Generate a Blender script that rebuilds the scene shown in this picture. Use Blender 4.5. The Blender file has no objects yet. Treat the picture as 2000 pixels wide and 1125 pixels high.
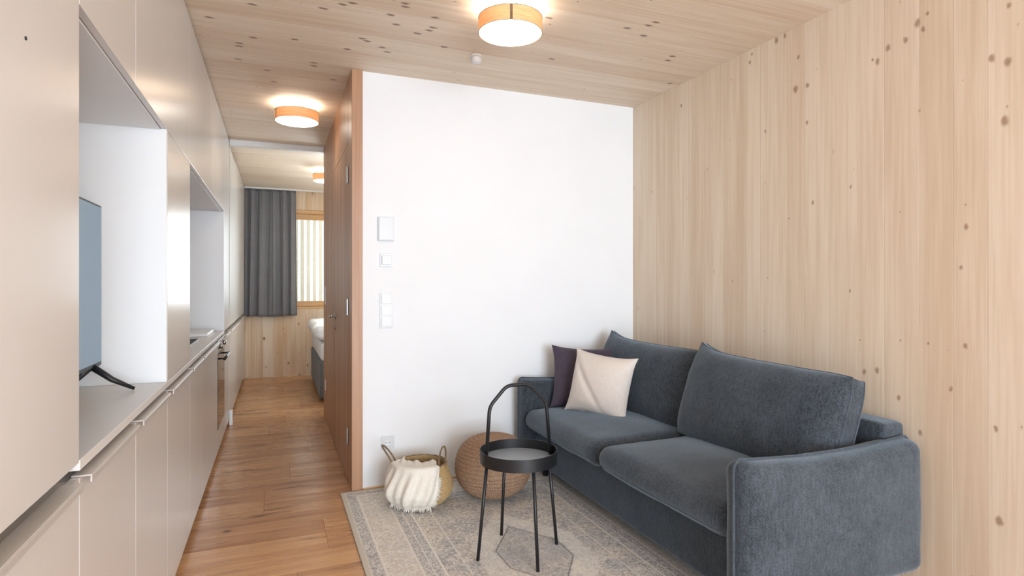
import bpy, bmesh, math, random
from mathutils import Vector, Matrix, noise
random.seed(7)
PI = math.pi
S = bpy.context.scene
COL = S.collection

# ------------------------------------------------------------------ camera
F_PX, HORIZON = 1135.0, 556.0
YAW = math.atan(462.0 / F_PX)
EYE = 1.275
cam_d = bpy.data.cameras.new('camera')
cam_d.sensor_width = 36.0
cam_d.lens = 36.0 * F_PX / 2000.0
cam_d.shift_y = -(562.5 - HORIZON) / 2000.0
cam_d.clip_start = 0.02
cam = bpy.data.objects.new('camera', cam_d)
cam.location = (0, 0, EYE)
cam.rotation_euler = (PI / 2, 0, -YAW)
COL.objects.link(cam)
S.camera = cam

# ------------------------------------------------------------------ world, daylight, exposure
W = bpy.data.worlds.new('sky'); S.world = W
W.use_nodes = True
bg = W.node_tree.nodes['Background']
bg.inputs['Color'].default_value = (0.86, 0.93, 1.0, 1)
bg.inputs['Strength'].default_value = 1.5

def area(name, loc, rot, sx, sy, power, color):
    d = bpy.data.lights.new(name, 'AREA'); d.shape = 'RECTANGLE'
    d.size, d.size_y, d.energy, d.color = sx, sy, power, color
    o = bpy.data.objects.new(name, d); o.location = loc; o.rotation_euler = rot
    COL.objects.link(o); return o
# daylight entering through the glazed front behind the camera
area('daylight_front', (1.05, -3.32, 1.30), (PI / 2, 0, 0), 2.5, 2.2, 235, (0.74, 0.87, 1.0))
# daylight entering through the bedroom window, right-hand part
area('daylight_bedroom', (1.55, 8.98, 1.63), (-PI / 2, 0, 0), 1.3, 1.2, 115, (0.86, 0.93, 1.0))

vs = S.view_settings
vs.view_transform = 'Standard'; vs.look = 'None'; vs.exposure = 0.37; vs.gamma = 1.0
vs.use_curve_mapping = False

# ------------------------------------------------------------------ shader helpers
def lin(r, g, b):
    f = lambda c: (c / 255 / 12.92) if c <= 10 else ((c / 255 + .055) / 1.055) ** 2.4
    return (f(r), f(g), f(b), 1)

class NT:
    def __init__(s, name):
        s.m = bpy.data.materials.new(name); s.m.use_nodes = True
        s.t = s.m.node_tree; s.n = s.t.nodes; s.l = s.t.links
        s.b = s.n['Principled BSDF']
    def node(s, kind, **kw):
        o = s.n.new(kind)
        for k, v in kw.items(): setattr(o, k, v)
        return o
    def put(s, sock, v):
        if hasattr(v, 'links'): s.l.new(v, sock)
        else: sock.default_value = v
    def math(s, op, a, b=None, c=None, clamp=False):
        o = s.node('ShaderNodeMath', operation=op, use_clamp=clamp)
        for i, v in enumerate((a, b, c)):
            if v is not None: s.put(o.inputs[i], v)
        return o.outputs[0]
    def mix(s, f, a, b, mode='MIX'):
        o = s.node('ShaderNodeMix', data_type='RGBA', blend_type=mode)
        s.put(o.inputs[0], f); s.put(o.inputs[6], a); s.put(o.inputs[7], b)
        return o.outputs[2]
    def comb(s, x, y, z):
        o = s.node('ShaderNodeCombineXYZ')
        for i, v in enumerate((x, y, z)): s.put(o.inputs[i], v)
        return o.outputs[0]
    def pos(s):
        g = s.node('ShaderNodeNewGeometry')
        q = s.node('ShaderNodeSeparateXYZ'); s.l.new(g.outputs['Position'], q.inputs[0])
        return g.outputs['Position'], q.outputs[0], q.outputs[1], q.outputs[2]
    def noise(s, vec, scale, detail=2, rough=.5, dist=0):
        o = s.node('ShaderNodeTexNoise'); s.put(o.inputs['Vector'], vec)
        o.inputs['Scale'].default_value = scale; o.inputs['Detail'].default_value = detail
        o.inputs['Roughness'].default_value = rough; o.inputs['Distortion'].default_value = dist
        return o.outputs[0]
    def ramp(s, v, lo, hi, a=0., b=1.):
        o = s.node('ShaderNodeMapRange', interpolation_type='SMOOTHSTEP')
        s.put(o.inputs[0], v); s.put(o.inputs[1], lo); s.put(o.inputs[2], hi)
        s.put(o.inputs[3], a); s.put(o.inputs[4], b)
        return o.outputs[0]
    def bump(s, h, strength, dist=.001):
        o = s.node('ShaderNodeBump'); s.put(o.inputs['Height'], h)
        o.inputs['Strength'].default_value = strength; o.inputs['Distance'].default_value = dist
        s.l.new(o.outputs[0], s.b.inputs['Normal'])
    def rnd(s):
        return s.node('ShaderNodeObjectInfo').outputs['Random']
    def set(s, **kw):
        for k, v in kw.items(): s.put(s.b.inputs[k.replace('_', ' ')], v)
        return s.m

def plain(name, col, rough=.5, metal=0., bump=0., bscale=60, **kw):
    t = NT(name)
    p, x, y, z = t.pos()
    n = t.noise(p, 3.0, 2)
    c = t.mix(t.ramp(n, .3, .7), col, tuple(k * .985 for k in col[:3]) + (1,))
    t.set(Base_Color=c, Roughness=rough, Metallic=metal, **kw)
    if bump: t.bump(t.noise(p, bscale, 3), bump)
    return t.m

def wood(name, along, across, light, dark, knotcol, rough=.5, knots=(), density=.5, grain=70.,
         plankvar=.5, streak=0., streakcol=None, knotcell=4.5, knotr=.05, ring=.4, kstretch=.7, kdark=.85):
    t = NT(name)
    P, x, y, z = t.pos()
    ax = dict(X=x, Y=y, Z=z)
    A, C = ax[along], ax[across]
    r = t.rnd()
    r37 = t.math('MULTIPLY', r, 37.)
    # explicit and random knots first: they bend the grain around them
    km = None
    if knots:
        wb = t.math('MULTIPLY', t.math('SUBTRACT', t.noise(P, 45, 1), .5), .012)
        pv = t.comb(t.math('MULTIPLY', t.math('ADD', A, wb), kstretch), t.math('ADD', C, wb), 0.)
        dm = None
        for (ka, kc, kr) in knots:
            dn = t.node('ShaderNodeVectorMath', operation='DISTANCE')
            t.put(dn.inputs[0], pv); dn.inputs[1].default_value = (ka * kstretch, kc, 0)
            d = t.math('DIVIDE', dn.outputs['Value'], kr)
            dm = d if dm is None else t.math('MINIMUM', dm, d)
        km = t.math('MULTIPLY', t.ramp(dm, .35, 1.25, 1., 0.), kdark)
    v = t.node('ShaderNodeTexVoronoi', voronoi_dimensions='2D', feature='F1')
    v.inputs['Scale'].default_value = knotcell
    wob = t.noise(P, 60, 1)
    t.put(v.inputs['Vector'], t.comb(t.math('ADD', C, t.math('MULTIPLY', wob, .006)), t.math('MULTIPLY', A, .7), 0.))
    sc = t.node('ShaderNodeSeparateColor'); t.l.new(v.outputs['Color'], sc.inputs[0])
    rad = t.math('MULTIPLY', t.math('ADD', t.math('MULTIPLY', sc.outputs[1], .9), .25), knotr)
    gate = t.math('LESS_THAN', sc.outputs[0], density)
    vk = t.math('MULTIPLY', gate, t.ramp(t.math('DIVIDE', v.outputs['Distance'], rad), .5, 1.1, 1., 0.))
    vk = t.math('MULTIPLY', vk, t.math('ADD', t.math('MULTIPLY', sc.outputs[2], .6), .25))
    halo = t.math('MULTIPLY', gate, t.ramp(t.math('DIVIDE', v.outputs['Distance'], rad), .6, 3.2, 1., 0.))
    km = vk if km is None else t.math('MAXIMUM', km, vk)
    bend = t.math('MULTIPLY', halo, .012)
    C2 = t.math('ADD', C, bend)
    g1 = t.noise(t.comb(t.math('MULTIPLY', C2, grain), t.math('MULTIPLY', A, 1.6), r37), 1., 3, .6)
    g2 = t.noise(t.comb(t.math('MULTIPLY', C2, 9.), t.math('MULTIPLY', A, .7), r37), 1., 2)
    wav = t.math('SINE', t.math('ADD', t.math('MULTIPLY', C2, grain * 3.2), t.math('MULTIPLY', g2, 42.)))
    fac = t.math('ADD', t.math('MULTIPLY', t.ramp(g1, .3, .72), .55), t.math('MULTIPLY', t.ramp(g2, .3, .7), .45))
    fac = t.math('ADD', fac, t.math('MULTIPLY', wav, .10 * ring))
    fac = t.math('ADD', fac, t.math('MULTIPLY', t.math('SUBTRACT', r, .5), plankvar), clamp=True)
    col = t.mix(fac, light, dark)
    if streak:
        s1 = t.noise(t.comb(t.math('MULTIPLY', C2, 26.), t.math('MULTIPLY', A, 2.4), r37), 1., 4, .65, .4)
        s2 = t.noise(t.comb(t.math('MULTIPLY', C, 2.6), t.math('MULTIPLY', A, 1.3), r37), 1., 1)
        sm = t.math('MULTIPLY', t.ramp(s1, .53, .70), t.ramp(s2, .40, .58))
        col = t.mix(t.math('MULTIPLY', sm, streak), col, streakcol)
    col = t.mix(t.math('MULTIPLY', halo, .22), col, dark)
    col = t.mix(km, col, knotcol)
    rg = t.math('ADD', t.math('MULTIPLY', fac, .12), rough - .05)
    t.set(Base_Color=col, Roughness=rg)
    t.bump(t.math('SUBTRACT', t.math('MULTIPLY', g1, .7), km), .12, .0006)
    return t.m

def fabric(name, c1, c2, scale=420, sheen=.3, tint=(.6, .7, .8, 1), rough=.9, bump=.5, mott=5.):
    t = NT(name)
    P, x, y, z = t.pos()
    n = t.noise(P, scale, 3, .7)
    st = t.noise(t.comb(t.math('MULTIPLY', x, scale * .25), t.math('MULTIPLY', y, scale * .25), t.math('MULTIPLY', z, scale * .06)), 1., 2, .6)
    m = t.noise(P, mott, 3, .6)
    fl = t.noise(P, scale * .42, 2, .6)
    f = t.math('ADD', t.math('MULTIPLY', t.ramp(n, .36, .64), .36), t.math('MULTIPLY', t.ramp(st, .34, .66), .22))
    f = t.math('ADD', f, t.math('MULTIPLY', t.ramp(fl, .40, .62), .28))
    f = t.math('ADD', f, t.math('MULTIPLY', t.ramp(m, .3, .7), .22), clamp=True)
    t.set(Base_Color=t.mix(f, c1, c2), Roughness=rough, Sheen_Weight=sheen, Sheen_Roughness=.45)
    t.b.inputs['Sheen Tint'].default_value = tint
    t.b.inputs['Specular IOR Level'].default_value = .2
    t.bump(n, bump, .002)
    return t.m

def emit(name, col, strength):
    t = NT(name)
    t.set(Base_Color=(.9, .9, .88, 1), Roughness=.6)
    P, x, y, z = t.pos()
    t.put(t.b.inputs['Emission Color'], t.mix(t.noise(P, 4., 1), col, col))
    t.b.inputs['Emission Strength'].default_value = strength
    return t.m

M = {}
WK = [(1.607,2.366),(1.583,2.33),(1.568,2.39),(1.657,2.314),(1.735,2.311),(1.78,2.267),(1.336,2.122),(1.283,2.089),(1.294,1.876),
      (1.28,2.293),(2.22,2.281),(2.149,2.278),(2.15,2.09),(2.202,2.439),(2.289,2.584),(2.345,2.581),(2.516,2.57),(2.532,2.531),(2.42,2.112),
      (3.13,2.456),(1.912,1.732),(2.117,1.684),(1.441,1.342),(1.914,1.246),(1.564,1.034),(1.424,1.036),(1.423,1.499),
      (1.844,.879),(1.785,.896),(1.686,.789),(1.596,.659),(1.479,.862),(1.322,.739),(1.312,.399)]
WR = [.015,.009,.008,.011,.013,.012,.012,.014,.015,.009,.016,.011,.009,.010,.011,.014,.008,.010,.008,.010,.008,.009,.008,.007,.006,.009,.010,
      .011,.012,.010,.010,.010,.009,.015]
CK = [(-.101,3.008),(.212,2.923),(.295,2.847),(.337,2.815),(.566,2.724),(.574,2.758),(.57,2.964),(.733,2.814),(.754,2.929),(.742,2.968),
      (.692,3.026),(.461,3.227),(.434,3.201),(.552,3.28),(.589,3.333),(.209,3.661),(.215,3.713),(-.045,3.899),(-.204,3.769),(-.186,3.516),
      (-.188,3.563),(-.111,3.41),(.095,3.351),(.347,3.915),(-.01,4.104),(.374,3.379),(.524,2.868),(.87,3.143),(1.258,2.604),
      (1.502,3.074),(-.304,3.234),(1.768,2.488),(1.779,2.444),(1.815,2.6),(1.682,2.555),(2.149,2.834),(2.134,2.773),(2.405,3.152)]
SP_L, SP_D, SP_K = lin(231, 214, 193), lin(214, 191, 165), lin(142, 106, 78)
M['spruce_wall'] = wood('spruce_wall_boards', 'Z', 'Y', SP_L, SP_D, SP_K, .55,
                        [(z, y, r) for (y, z), r in zip(WK, WR)], .5, 60, .7, knotr=.026, knotcell=5, kdark=.72)
M['spruce_ceiling'] = wood('spruce_ceiling_boards', 'X', 'Y', lin(238, 223, 204), lin(219, 197, 173), lin(120, 90, 70), .6,
                           [(x, y, .0125) for x, y in CK], .6, 60, .4, knotr=.03, knotcell=5, kstretch=.5)
M['spruce_far'] = wood('spruce_far_wall_boards', 'Z', 'X', SP_L, lin(212, 178, 140), lin(105, 68, 42), .55,
                       [], .9, 60, .5, knotr=.085, knotcell=5)
M['floor'] = wood('oak_floor_planks', 'X', 'Y', lin(218, 170, 124), lin(172, 120, 80), lin(80, 52, 36), .27,
                  [], .3, 42, .5, .9, lin(88, 58, 42), knotr=.08, knotcell=3, ring=.5)
M['veneer'] = wood('brown_oak_veneer', 'Z', 'Y', lin(190, 146, 112), lin(160, 116, 84), lin(120, 80, 55), .42,
                   [], 0., 110, .1, ring=.5)
M['veneer_front'] = wood('brown_oak_edge', 'Z', 'X', lin(186, 143, 110), lin(166, 122, 90), lin(120, 80, 55), .45, [], 0., 110, .1, ring=.3)
M['pine'] = wood('pine_window_frame', 'X', 'Z', lin(226, 186, 138), lin(204, 158, 108), lin(150, 100, 60), .45, [], .1, 60, .1)
M['lampwood'] = None
M['white_wall'] = plain('white_plaster', lin(240, 241, 243), .75, bump=.04, bscale=120)
M['white'] = plain('white_plastic', lin(238, 238, 238), .35)
M['plate'] = plain('white_switch_plastic', lin(222, 224, 226), .35)
M['offwhite'] = plain('white_lacquer', lin(232, 233, 234), .4)
M['greige'] = plain('greige_lacquer', lin(215, 211, 207), .25, bump=.01, bscale=200)
M['worktop'] = plain('pale_worktop', lin(224, 220, 216), .35)
M['carcass'] = plain('greige_carcass', lin(206, 198, 190), .45)
M['dark'] = plain('dark_gap', lin(40, 36, 34), .8)
M['alu'] = plain('brushed_aluminium', lin(206, 200, 194), .38, .35)
M['steel'] = plain('satin_steel', lin(190, 190, 190), .25, 1.)
M['black'] = plain('black_metal', lin(26, 27, 30), .42)
M['tray'] = plain('tray_glass_reflection', lin(150, 159, 170), .3)  # base colour lightened to paint in the white wall's reflection
M['black_gloss'] = plain('black_hob_glass', lin(14, 14, 16), .5, Specular_IOR_Level=.15)
M['oven_glass'] = plain('oven_glass', lin(34, 30, 28), .04)
M['screen'] = plain('tv_screen_reflection', lin(84, 126, 156), .2)  # dark glossy screen; its bluish reflection is painted into the base colour
M['sofa'] = fabric('blue_grey_chenille', lin(19, 23, 29), lin(84, 91, 99), 380, .65, (.55, .66, .78, 1), bump=.6)
M['sofa_dark'] = fabric('blue_grey_chenille_base', lin(19, 23, 29), lin(76, 83, 91), 380, .5, (.55, .66, .78, 1), bump=.6)
M['sofa_pipe'] = fabric('blue_grey_piping', lin(48, 55, 62), lin(84, 92, 100), 380, .4, bump=.4)
M['beige'] = fabric('beige_linen', lin(214, 202, 192), lin(232, 222, 214), 500, .15, (1, 1, 1, 1), bump=.25)
M['purple'] = fabric('aubergine_velvet', lin(62, 54, 66), lin(86, 76, 88), 500, .4, (.7, .62, .75, 1), bump=.3)
M['curtain'] = fabric('grey_curtain', lin(112, 112, 116), lin(132, 132, 136), 600, .1, (1, 1, 1, 1), bump=.2)
M['bed_grey'] = fabric('grey_boxspring', lin(86, 90, 94), lin(120, 122, 125), 400, .2, (1, 1, 1, 1), bump=.4)
M['bed_white'] = fabric('white_bedlinen', lin(228, 229, 232), lin(244, 244, 246), 300, .1, (1, 1, 1, 1), bump=.2)
M['throw'] = fabric('cream_throw', lin(228, 218, 204), lin(246, 240, 230), 420, .2, (1, 1, 1, 1), bump=.5)
M['slat'] = plain('pale_painted_slats', lin(188, 184, 170), .6)

def veneer_lamp():
    t = NT('translucent_veneer')
    P, x, y, z = t.pos()
    n = t.noise(t.comb(t.math('MULTIPLY', x, 9.), t.math('MULTIPLY', y, 9.), t.math('MULTIPLY', z, 160.)), 1., 3, .6)
    c = t.mix(t.ramp(n, .3, .7), lin(230, 198, 158), lin(216, 178, 134))
    t.set(Base_Color=c, Roughness=.5)
    tr = t.node('ShaderNodeBsdfTranslucent'); t.put(tr.inputs[0], c)
    mx = t.node('ShaderNodeMixShader'); mx.inputs[0].default_value = .24
    t.l.new(t.b.outputs[0], mx.inputs[1]); t.l.new(tr.outputs[0], mx.inputs[2])
    t.l.new(mx.outputs[0], t.n['Material Output'].inputs[0])
    return t.m
M['lampwood'] = veneer_lamp()
M['diffuser'] = emit('lamp_diffuser', (1., .91, .79, 1), 7.)
M['lampcore'] = emit('lamp_core', (1., .88, .70, 1), 2.2)

def glass_mat():
    t = NT('window_glass')
    tr = t.node('ShaderNodeBsdfTransparent'); tr.inputs[0].default_value = (.96, .98, .97, 1)
    gl = t.node('ShaderNodeBsdfGlossy'); gl.inputs['Roughness'].default_value = .02
    fr = t.node('ShaderNodeFresnel'); fr.inputs[0].default_value = 1.45
    mx = t.node('ShaderNodeMixShader')
    t.l.new(fr.outputs[0], mx.inputs[0]); t.l.new(tr.outputs[0], mx.inputs[1]); t.l.new(gl.outputs[0], mx.inputs[2])
    t.l.new(mx.outputs[0], t.n['Material Output'].inputs[0])
    return t.m
M['glass'] = glass_mat()

def rope_mat(name, c1, c2, c3):
    t = NT(name)
    P, x, y, z = t.pos()
    n = t.noise(P, 140, 3, .7); m = t.noise(P, 9, 2)
    c = t.mix(t.ramp(n, .3, .7), c1, c2)
    c = t.mix(t.math('MULTIPLY', t.ramp(m, .35, .7), .5), c, c3)
    t.set(Base_Color=c, Roughness=.85); t.bump(n, .5, .002)
    return t.m
M['jute'] = rope_mat('brown_jute_rope', lin(128, 98, 76), lin(178, 146, 118), lin(150, 116, 92))
M['seagrass'] = rope_mat('seagrass_weave', lin(168, 136, 92), lin(212, 182, 134), lin(186, 158, 108))
M['handle_rope'] = rope_mat('dark_seagrass_rope', lin(110, 88, 66), lin(150, 124, 96), lin(100, 82, 66))

RUG = (.365, 1.33, 1.895, 3.665)
def rug_mat():
    t = NT('faded_oriental_rug')
    P, x, y, z = t.pos()
    x0, y0, x1, y1 = RUG
    ex = t.math('MINIMUM', t.math('SUBTRACT', x, x0), t.math('SUBTRACT', x1, x))
    ey = t.math('MINIMUM', t.math('SUBTRACT', y, y0), t.math('SUBTRACT', y1, y))
    e = t.math('MINIMUM', ex, ey)
    def band(v, a, b, s=.003):
        return t.math('MULTIPLY', t.ramp(v, a - s, a + s), t.ramp(v, b - s, b + s, 1., 0.))
    cream, grey, dgrey, tan = lin(238, 231, 220), lin(192, 187, 183), lin(134, 129, 130), lin(222, 210, 194)
    n1 = t.noise(P, 62, 2, .6, 1.6); n2 = t.noise(P, 30, 2, .6, 2.0); n3 = t.noise(P, 5, 3, .6); n4 = t.noise(P, 210, 2, .7)
    # field: faded scroll pattern, warped vine lines
    wv = t.node('ShaderNodeTexVoronoi', feature='DISTANCE_TO_EDGE'); wv.inputs['Scale'].default_value = 30.
    dp = t.node('ShaderNodeVectorMath', operation='ADD')
    nn = t.node('ShaderNodeTexNoise'); nn.inputs['Scale'].default_value = 14.; t.l.new(P, nn.inputs['Vector'])
    sc = t.node('ShaderNodeVectorMath', operation='SCALE'); t.l.new(nn.outputs['Color'], sc.inputs[0]); sc.inputs['Scale'].default_value = .09
    t.l.new(P, dp.inputs[0]); t.l.new(sc.outputs[0], dp.inputs[1]); t.l.new(dp.outputs[0], wv.inputs['Vector'])
    vine = t.ramp(wv.outputs['Distance'], .02, .16, 1., 0.)
    field = t.mix(t.ramp(n3, .4, .62), tan, grey)
    field = t.mix(t.math('MULTIPLY', t.ramp(n2, .48, .53), .6), field, cream)
    field = t.mix(t.math('MULTIPLY', vine, t.math('MULTIPLY', t.ramp(n3, .3, .6, .2, .6), t.ramp(n1, .35, .6))), field, dgrey)
    field = t.mix(t.math('MULTIPLY', t.ramp(n1, .52, .57), .62), field, dgrey)
    # medallion in the middle: hexagon rings
    cx, cy = (x0 + x1) / 2, (y0 + y1) / 2
    dx = t.math('ABSOLUTE', t.math('SUBTRACT', x, cx)); dy = t.math('ABSOLUTE', t.math('SUBTRACT', y, cy))
    hx = t.math('MAXIMUM', t.math('ADD', t.math('MULTIPLY', dy, .62), t.math('MULTIPLY', dx, .9)), t.math('MULTIPLY', dx, 1.25))
    med = t.ramp(hx, .195, .20, 1., 0.)
    field = t.mix(t.math('MULTIPLY', med, .28), field, t.mix(t.ramp(n2, .42, .6), grey, dgrey))
    field = t.mix(t.math('MULTIPLY', band(hx, .196, .203, .001), .8), field, lin(80, 76, 78))
    halo = band(hx, .21, .33, .02)
    field = t.mix(t.math('MULTIPLY', halo, .5), field, cream)
    # corner triangles
    cn = t.math('ADD', dx, t.math('MULTIPLY', dy, .62))
    field = t.mix(t.math('MULTIPLY', t.ramp(cn, .78, .80), .35), field, grey)
    field = t.mix(t.math('MULTIPLY', band(cn, .775, .785, .002), .6), field, cream)
    # border
    bor = t.mix(t.ramp(n2, .47, .56), tan, cream)
    bor = t.mix(t.math('MULTIPLY', t.ramp(n1, .50, .54), .7), bor, grey)
    nar = t.mix(t.ramp(n1, .46, .54), dgrey, cream)
    c = t.mix(t.ramp(e, .332, .338), bor, field)
    c = t.mix(band(e, .245, .325), c, t.mix(.45, nar, grey))
    c = t.mix(band(e, .030, .080), c, t.mix(.4, nar, grey))
    for a, w in ((.084, .008), (.235, .007), (.282, .005), (.326, .008), (.43, .005)):
        c = t.mix(t.math('MULTIPLY', band(e, a, a + w, .0015), .85), c, cream)
    c = t.mix(t.ramp(e, .020, .026, 1., 0.), c, lin(206, 196, 180))
    c = t.mix(t.math('MULTIPLY', t.ramp(n4, .35, .65), .16), c, dgrey)
    t.set(Base_Color=c, Roughness=.95, Sheen_Weight=.1)
    t.bump(n4, .5, .002)
    return t.m
M['rug'] = rug_mat()

# ------------------------------------------------------------------ mesh helpers
def link(name, me, mat=None, parent=None, loc=None, rot=None):
    o = bpy.data.objects.new(name, me)
    COL.objects.link(o)
    if mat and not me.materials: me.materials.append(M[mat])
    if parent: o.parent = parent
    if loc: o.location = loc
    if rot: o.rotation_euler = rot
    return o

def bm_mesh(bm, name, smooth=False):
    bmesh.ops.recalc_face_normals(bm, faces=bm.faces)
    me = bpy.data.meshes.new(name); bm.to_mesh(me); bm.free()
    if smooth:
        for p in me.polygons: p.use_smooth = True
    return me

def box_mesh(a, b, bev=0., seg=1, name='box', smooth=False):
    bm = bmesh.new(); add_box(bm, a, b, bev, seg)
    return bm_mesh(bm, name, smooth)

def add_box(bm, a, b, bev=0., seg=1):
    r = bmesh.ops.create_cube(bm, size=1.)
    vs_ = r['verts']
    for v in vs_:
        v.co = Vector([(a[i] + b[i]) / 2 + v.co[i] * (b[i] - a[i]) for i in range(3)])
    if bev:
        es = list({e for v in vs_ for e in v.link_edges})
        bmesh.ops.bevel(bm, geom=es, offset=bev, segments=seg, affect='EDGES', profile=.5)

def box(name, a, b, mat, parent=None, bev=0., seg=1):
    return link(name, box_mesh(a, b, bev, seg, name), mat, parent)

def tube_into(bm, pts, r, n=8, closed=False):
    pts = [Vector(p) for p in pts]; N = len(pts)
    rs = r if isinstance(r, (list, tuple)) else [r] * N
    rings = []; up = None
    for i, p in enumerate(pts):
        if closed: t = pts[(i + 1) % N] - pts[i - 1]
        else: t = pts[min(i + 1, N - 1)] - pts[max(i - 1, 0)]
        t.normalize()
        if up is None:
            up = t.orthogonal().normalized()
        up = (up - t * up.dot(t)).normalized()
        w = t.cross(up)
        rings.append([bm.verts.new(p + (up * math.cos(2 * PI * k / n) + w * math.sin(2 * PI * k / n)) * rs[i]) for k in range(n)])
    for i in range(N if closed else N - 1):
        a, b = rings[i], rings[(i + 1) % N]
        for k in range(n):
            bm.faces.new((a[k], a[(k + 1) % n], b[(k + 1) % n], b[k]))
    if not closed:
        bm.faces.new(rings[0][::-1]); bm.faces.new(rings[-1])

def tube(name, pts, r, mat, parent=None, n=8, closed=False):
    bm = bmesh.new(); tube_into(bm, pts, r, n, closed)
    return link(name, bm_mesh(bm, name, True), mat, parent)

def lathe_into(bm, prof, n=48, mod=None, capb=False, capt=False):
    rings = []
    for i, (r, z) in enumerate(prof):
        ring = []
        for k in range(n):
            a = 2 * PI * k / n
            rr = r + (mod(a, i) if mod else 0)
            ring.append(bm.verts.new((rr * math.cos(a), rr * math.sin(a), z)))
        rings.append(ring)
    for a, b in zip(rings, rings[1:]):
        for k in range(n):
            bm.faces.new((a[k], a[(k + 1) % n], b[(k + 1) % n], b[k]))
    if capb: bm.faces.new(rings[0][::-1])
    if capt: bm.faces.new(rings[-1])

def lathe(name, prof, mat, parent=None, n=48, mod=None, capb=False, capt=False, smooth=True, loc=None):
    bm = bmesh.new(); lathe_into(bm, prof, n, mod, capb, capt)
    o = link(name, bm_mesh(bm, name, smooth), mat, parent, loc)
    if smooth:
        o.data.set_sharp_from_angle(angle=math.radians(40))
    return o

def tag(o, label, cat, group=None, kind=None):
    o['label'] = label; o['category'] = cat
    if group: o['group'] = group
    if kind: o['kind'] = kind
    return o

def thing(name, label, cat, loc=(0, 0, 0), rz=0., group=None):
    o = bpy.data.objects.new(name, None); COL.objects.link(o)
    o.location = loc; o.rotation_euler = (0, 0, rz); o.empty_display_size = .1
    return tag(o, label, cat, group)

def struct(name, a, b, mat, label, cat, bev=0.):
    o = box(name, a, b, mat, None, bev)
    return tag(o, label, cat, None, 'structure')

# rounded, crowned box (upholstery); centre at origin
def soft_box(half, r, n=22, crown=(0, 0, 0), nz=.004, nscale=5., seed=0., dents=None):
    bm = bmesh.new()
    bmesh.ops.create_cube(bm, size=2.)
    bmesh.ops.subdivide_edges(bm, edges=bm.edges[:], cuts=n, use_grid_fill=True)
    hx = Vector(half)
    off = Vector((seed * 3.1, seed * 1.7, seed * 2.3))
    for v in bm.verts:
        u = Vector([math.sin(c * PI / 2) if abs(c) < 1 else c for c in v.co])
        p = Vector([u[i] * hx[i] for i in range(3)])
        q = Vector([max(-(hx[i] - r), min(hx[i] - r, p[i])) for i in range(3)])
        d = p - q
        if d.length > 1e-9: p = q + d.normalized() * r
        for i in range(3):
            j, k = (i + 1) % 3, (i + 2) % 3
            w = max(0, 1 - (p[j] / hx[j]) ** 2) * max(0, 1 - (p[k] / hx[k]) ** 2)
            p[i] += crown[i] * w * (p[i] / hx[i])
        nn = noise.noise_vector(p * nscale + off) + noise.noise_vector(p * nscale * 2.7 + off) * .4
        p += nn * nz
        if dents: p = dents(p)
        v.co = p
    return bm_mesh(bm, 'upholstery', True)

# knife-edge pillow in its own XZ plane (width X, height Z, thickness Y)
def pillow_shape(w, h, t, pinch=.06, p=2.6, ear=0.0):
    def f(u, v, side):
        x = w / 2 * u * (1 - pinch * (1 - v * v) * abs(u) ** 1.5) * (1 + ear * abs(u * v) ** 6)
        z = h / 2 * v * (1 - pinch * (1 - u * u) * abs(v) ** 1.5) * (1 + ear * abs(u * v) ** 6)
        th = (max(0, 1 - abs(u) ** p) * max(0, 1 - abs(v) ** p)) ** .5
        return Vector((x, side * t / 2 * th, z))
    return f
def pillow_mesh(w, h, t, pinch=.06, p=2.6, n=36, nz=.004, nscale=7., seed=0., ear=0., post=None):
    f = pillow_shape(w, h, t, pinch, p, ear)
    bm = bmesh.new(); off = Vector((seed * 2.1, seed, seed * 3.3))
    idx = {}
    for side in (-1, 1):
        for i in range(n + 1):
            for j in range(n + 1):
                edge = i in (0, n) or j in (0, n)
                if side == 1 and edge: idx[(1, i, j)] = idx[(-1, i, j)]; continue
                u = math.sin(PI / 2 * (2 * i / n - 1)); v = math.sin(PI / 2 * (2 * j / n - 1))
                c = f(u, v, side)
                k = 1 - max(abs(u), abs(v)) ** 6
                c += (noise.noise_vector(c * nscale + off) + noise.noise_vector(c * nscale * 3 + off) * .35) * nz * (.25 + .75 * k)
                if post: c = post(c)
                idx[(side, i, j)] = bm.verts.new(c)
        for i in range(n):
            for j in range(n):
                bm.faces.new([idx[(side, i + a, j + b)] for a, b in ((0, 0), (1, 0), (1, 1), (0, 1))])
    return bm_mesh(bm, 'pillow', True)
def pillow_edge(w, h, t, pinch=.06, ear=0., n=24, post=None):
    f = pillow_shape(w, h, t, pinch, 2.6, ear)
    P = [(-1 + 2 * k / n, -1) for k in range(n)] + [(1, -1 + 2 * k / n) for k in range(n)] + \
        [(1 - 2 * k / n, 1) for k in range(n)] + [(-1, 1 - 2 * k / n) for k in range(n)]
    q = [f(u, v, 1) for u, v in P]
    return [post(c) for c in q] if post else q

# ------------------------------------------------------------------ room dimensions
XL, XR, XB = -.39, 2.50, -1.0          # cabinet fronts, spruce wall, wall behind cabinets
YR, YM, YE, YF = -3.2, 3.69, 5.93, 8.70 # rear wall, white wall, end of the bathroom block, far wall
H = 2.60
XP = .435                               # corridor face of the bathroom block

# ---- ceiling of spruce boards running across the room
ceil_o = struct('ceiling', (XB - .1, YR - .1, H + .02), (XR + .1, YF + .1, H + .12), 'spruce_ceiling',
                'pale knotty spruce board ceiling over the whole flat', 'ceiling')
bw = .165
me = None
n = int((YF - YR) / bw) + 1
bwc = (YF - YR) / n
me = box_mesh((XB, 0, 0), (XR, bwc - .0006, .02), .0008, 1, 'ceiling_board')
for i in range(n):
    link('plank', me, 'spruce_ceiling', ceil_o, (0, YR + i * bwc, H))
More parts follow.
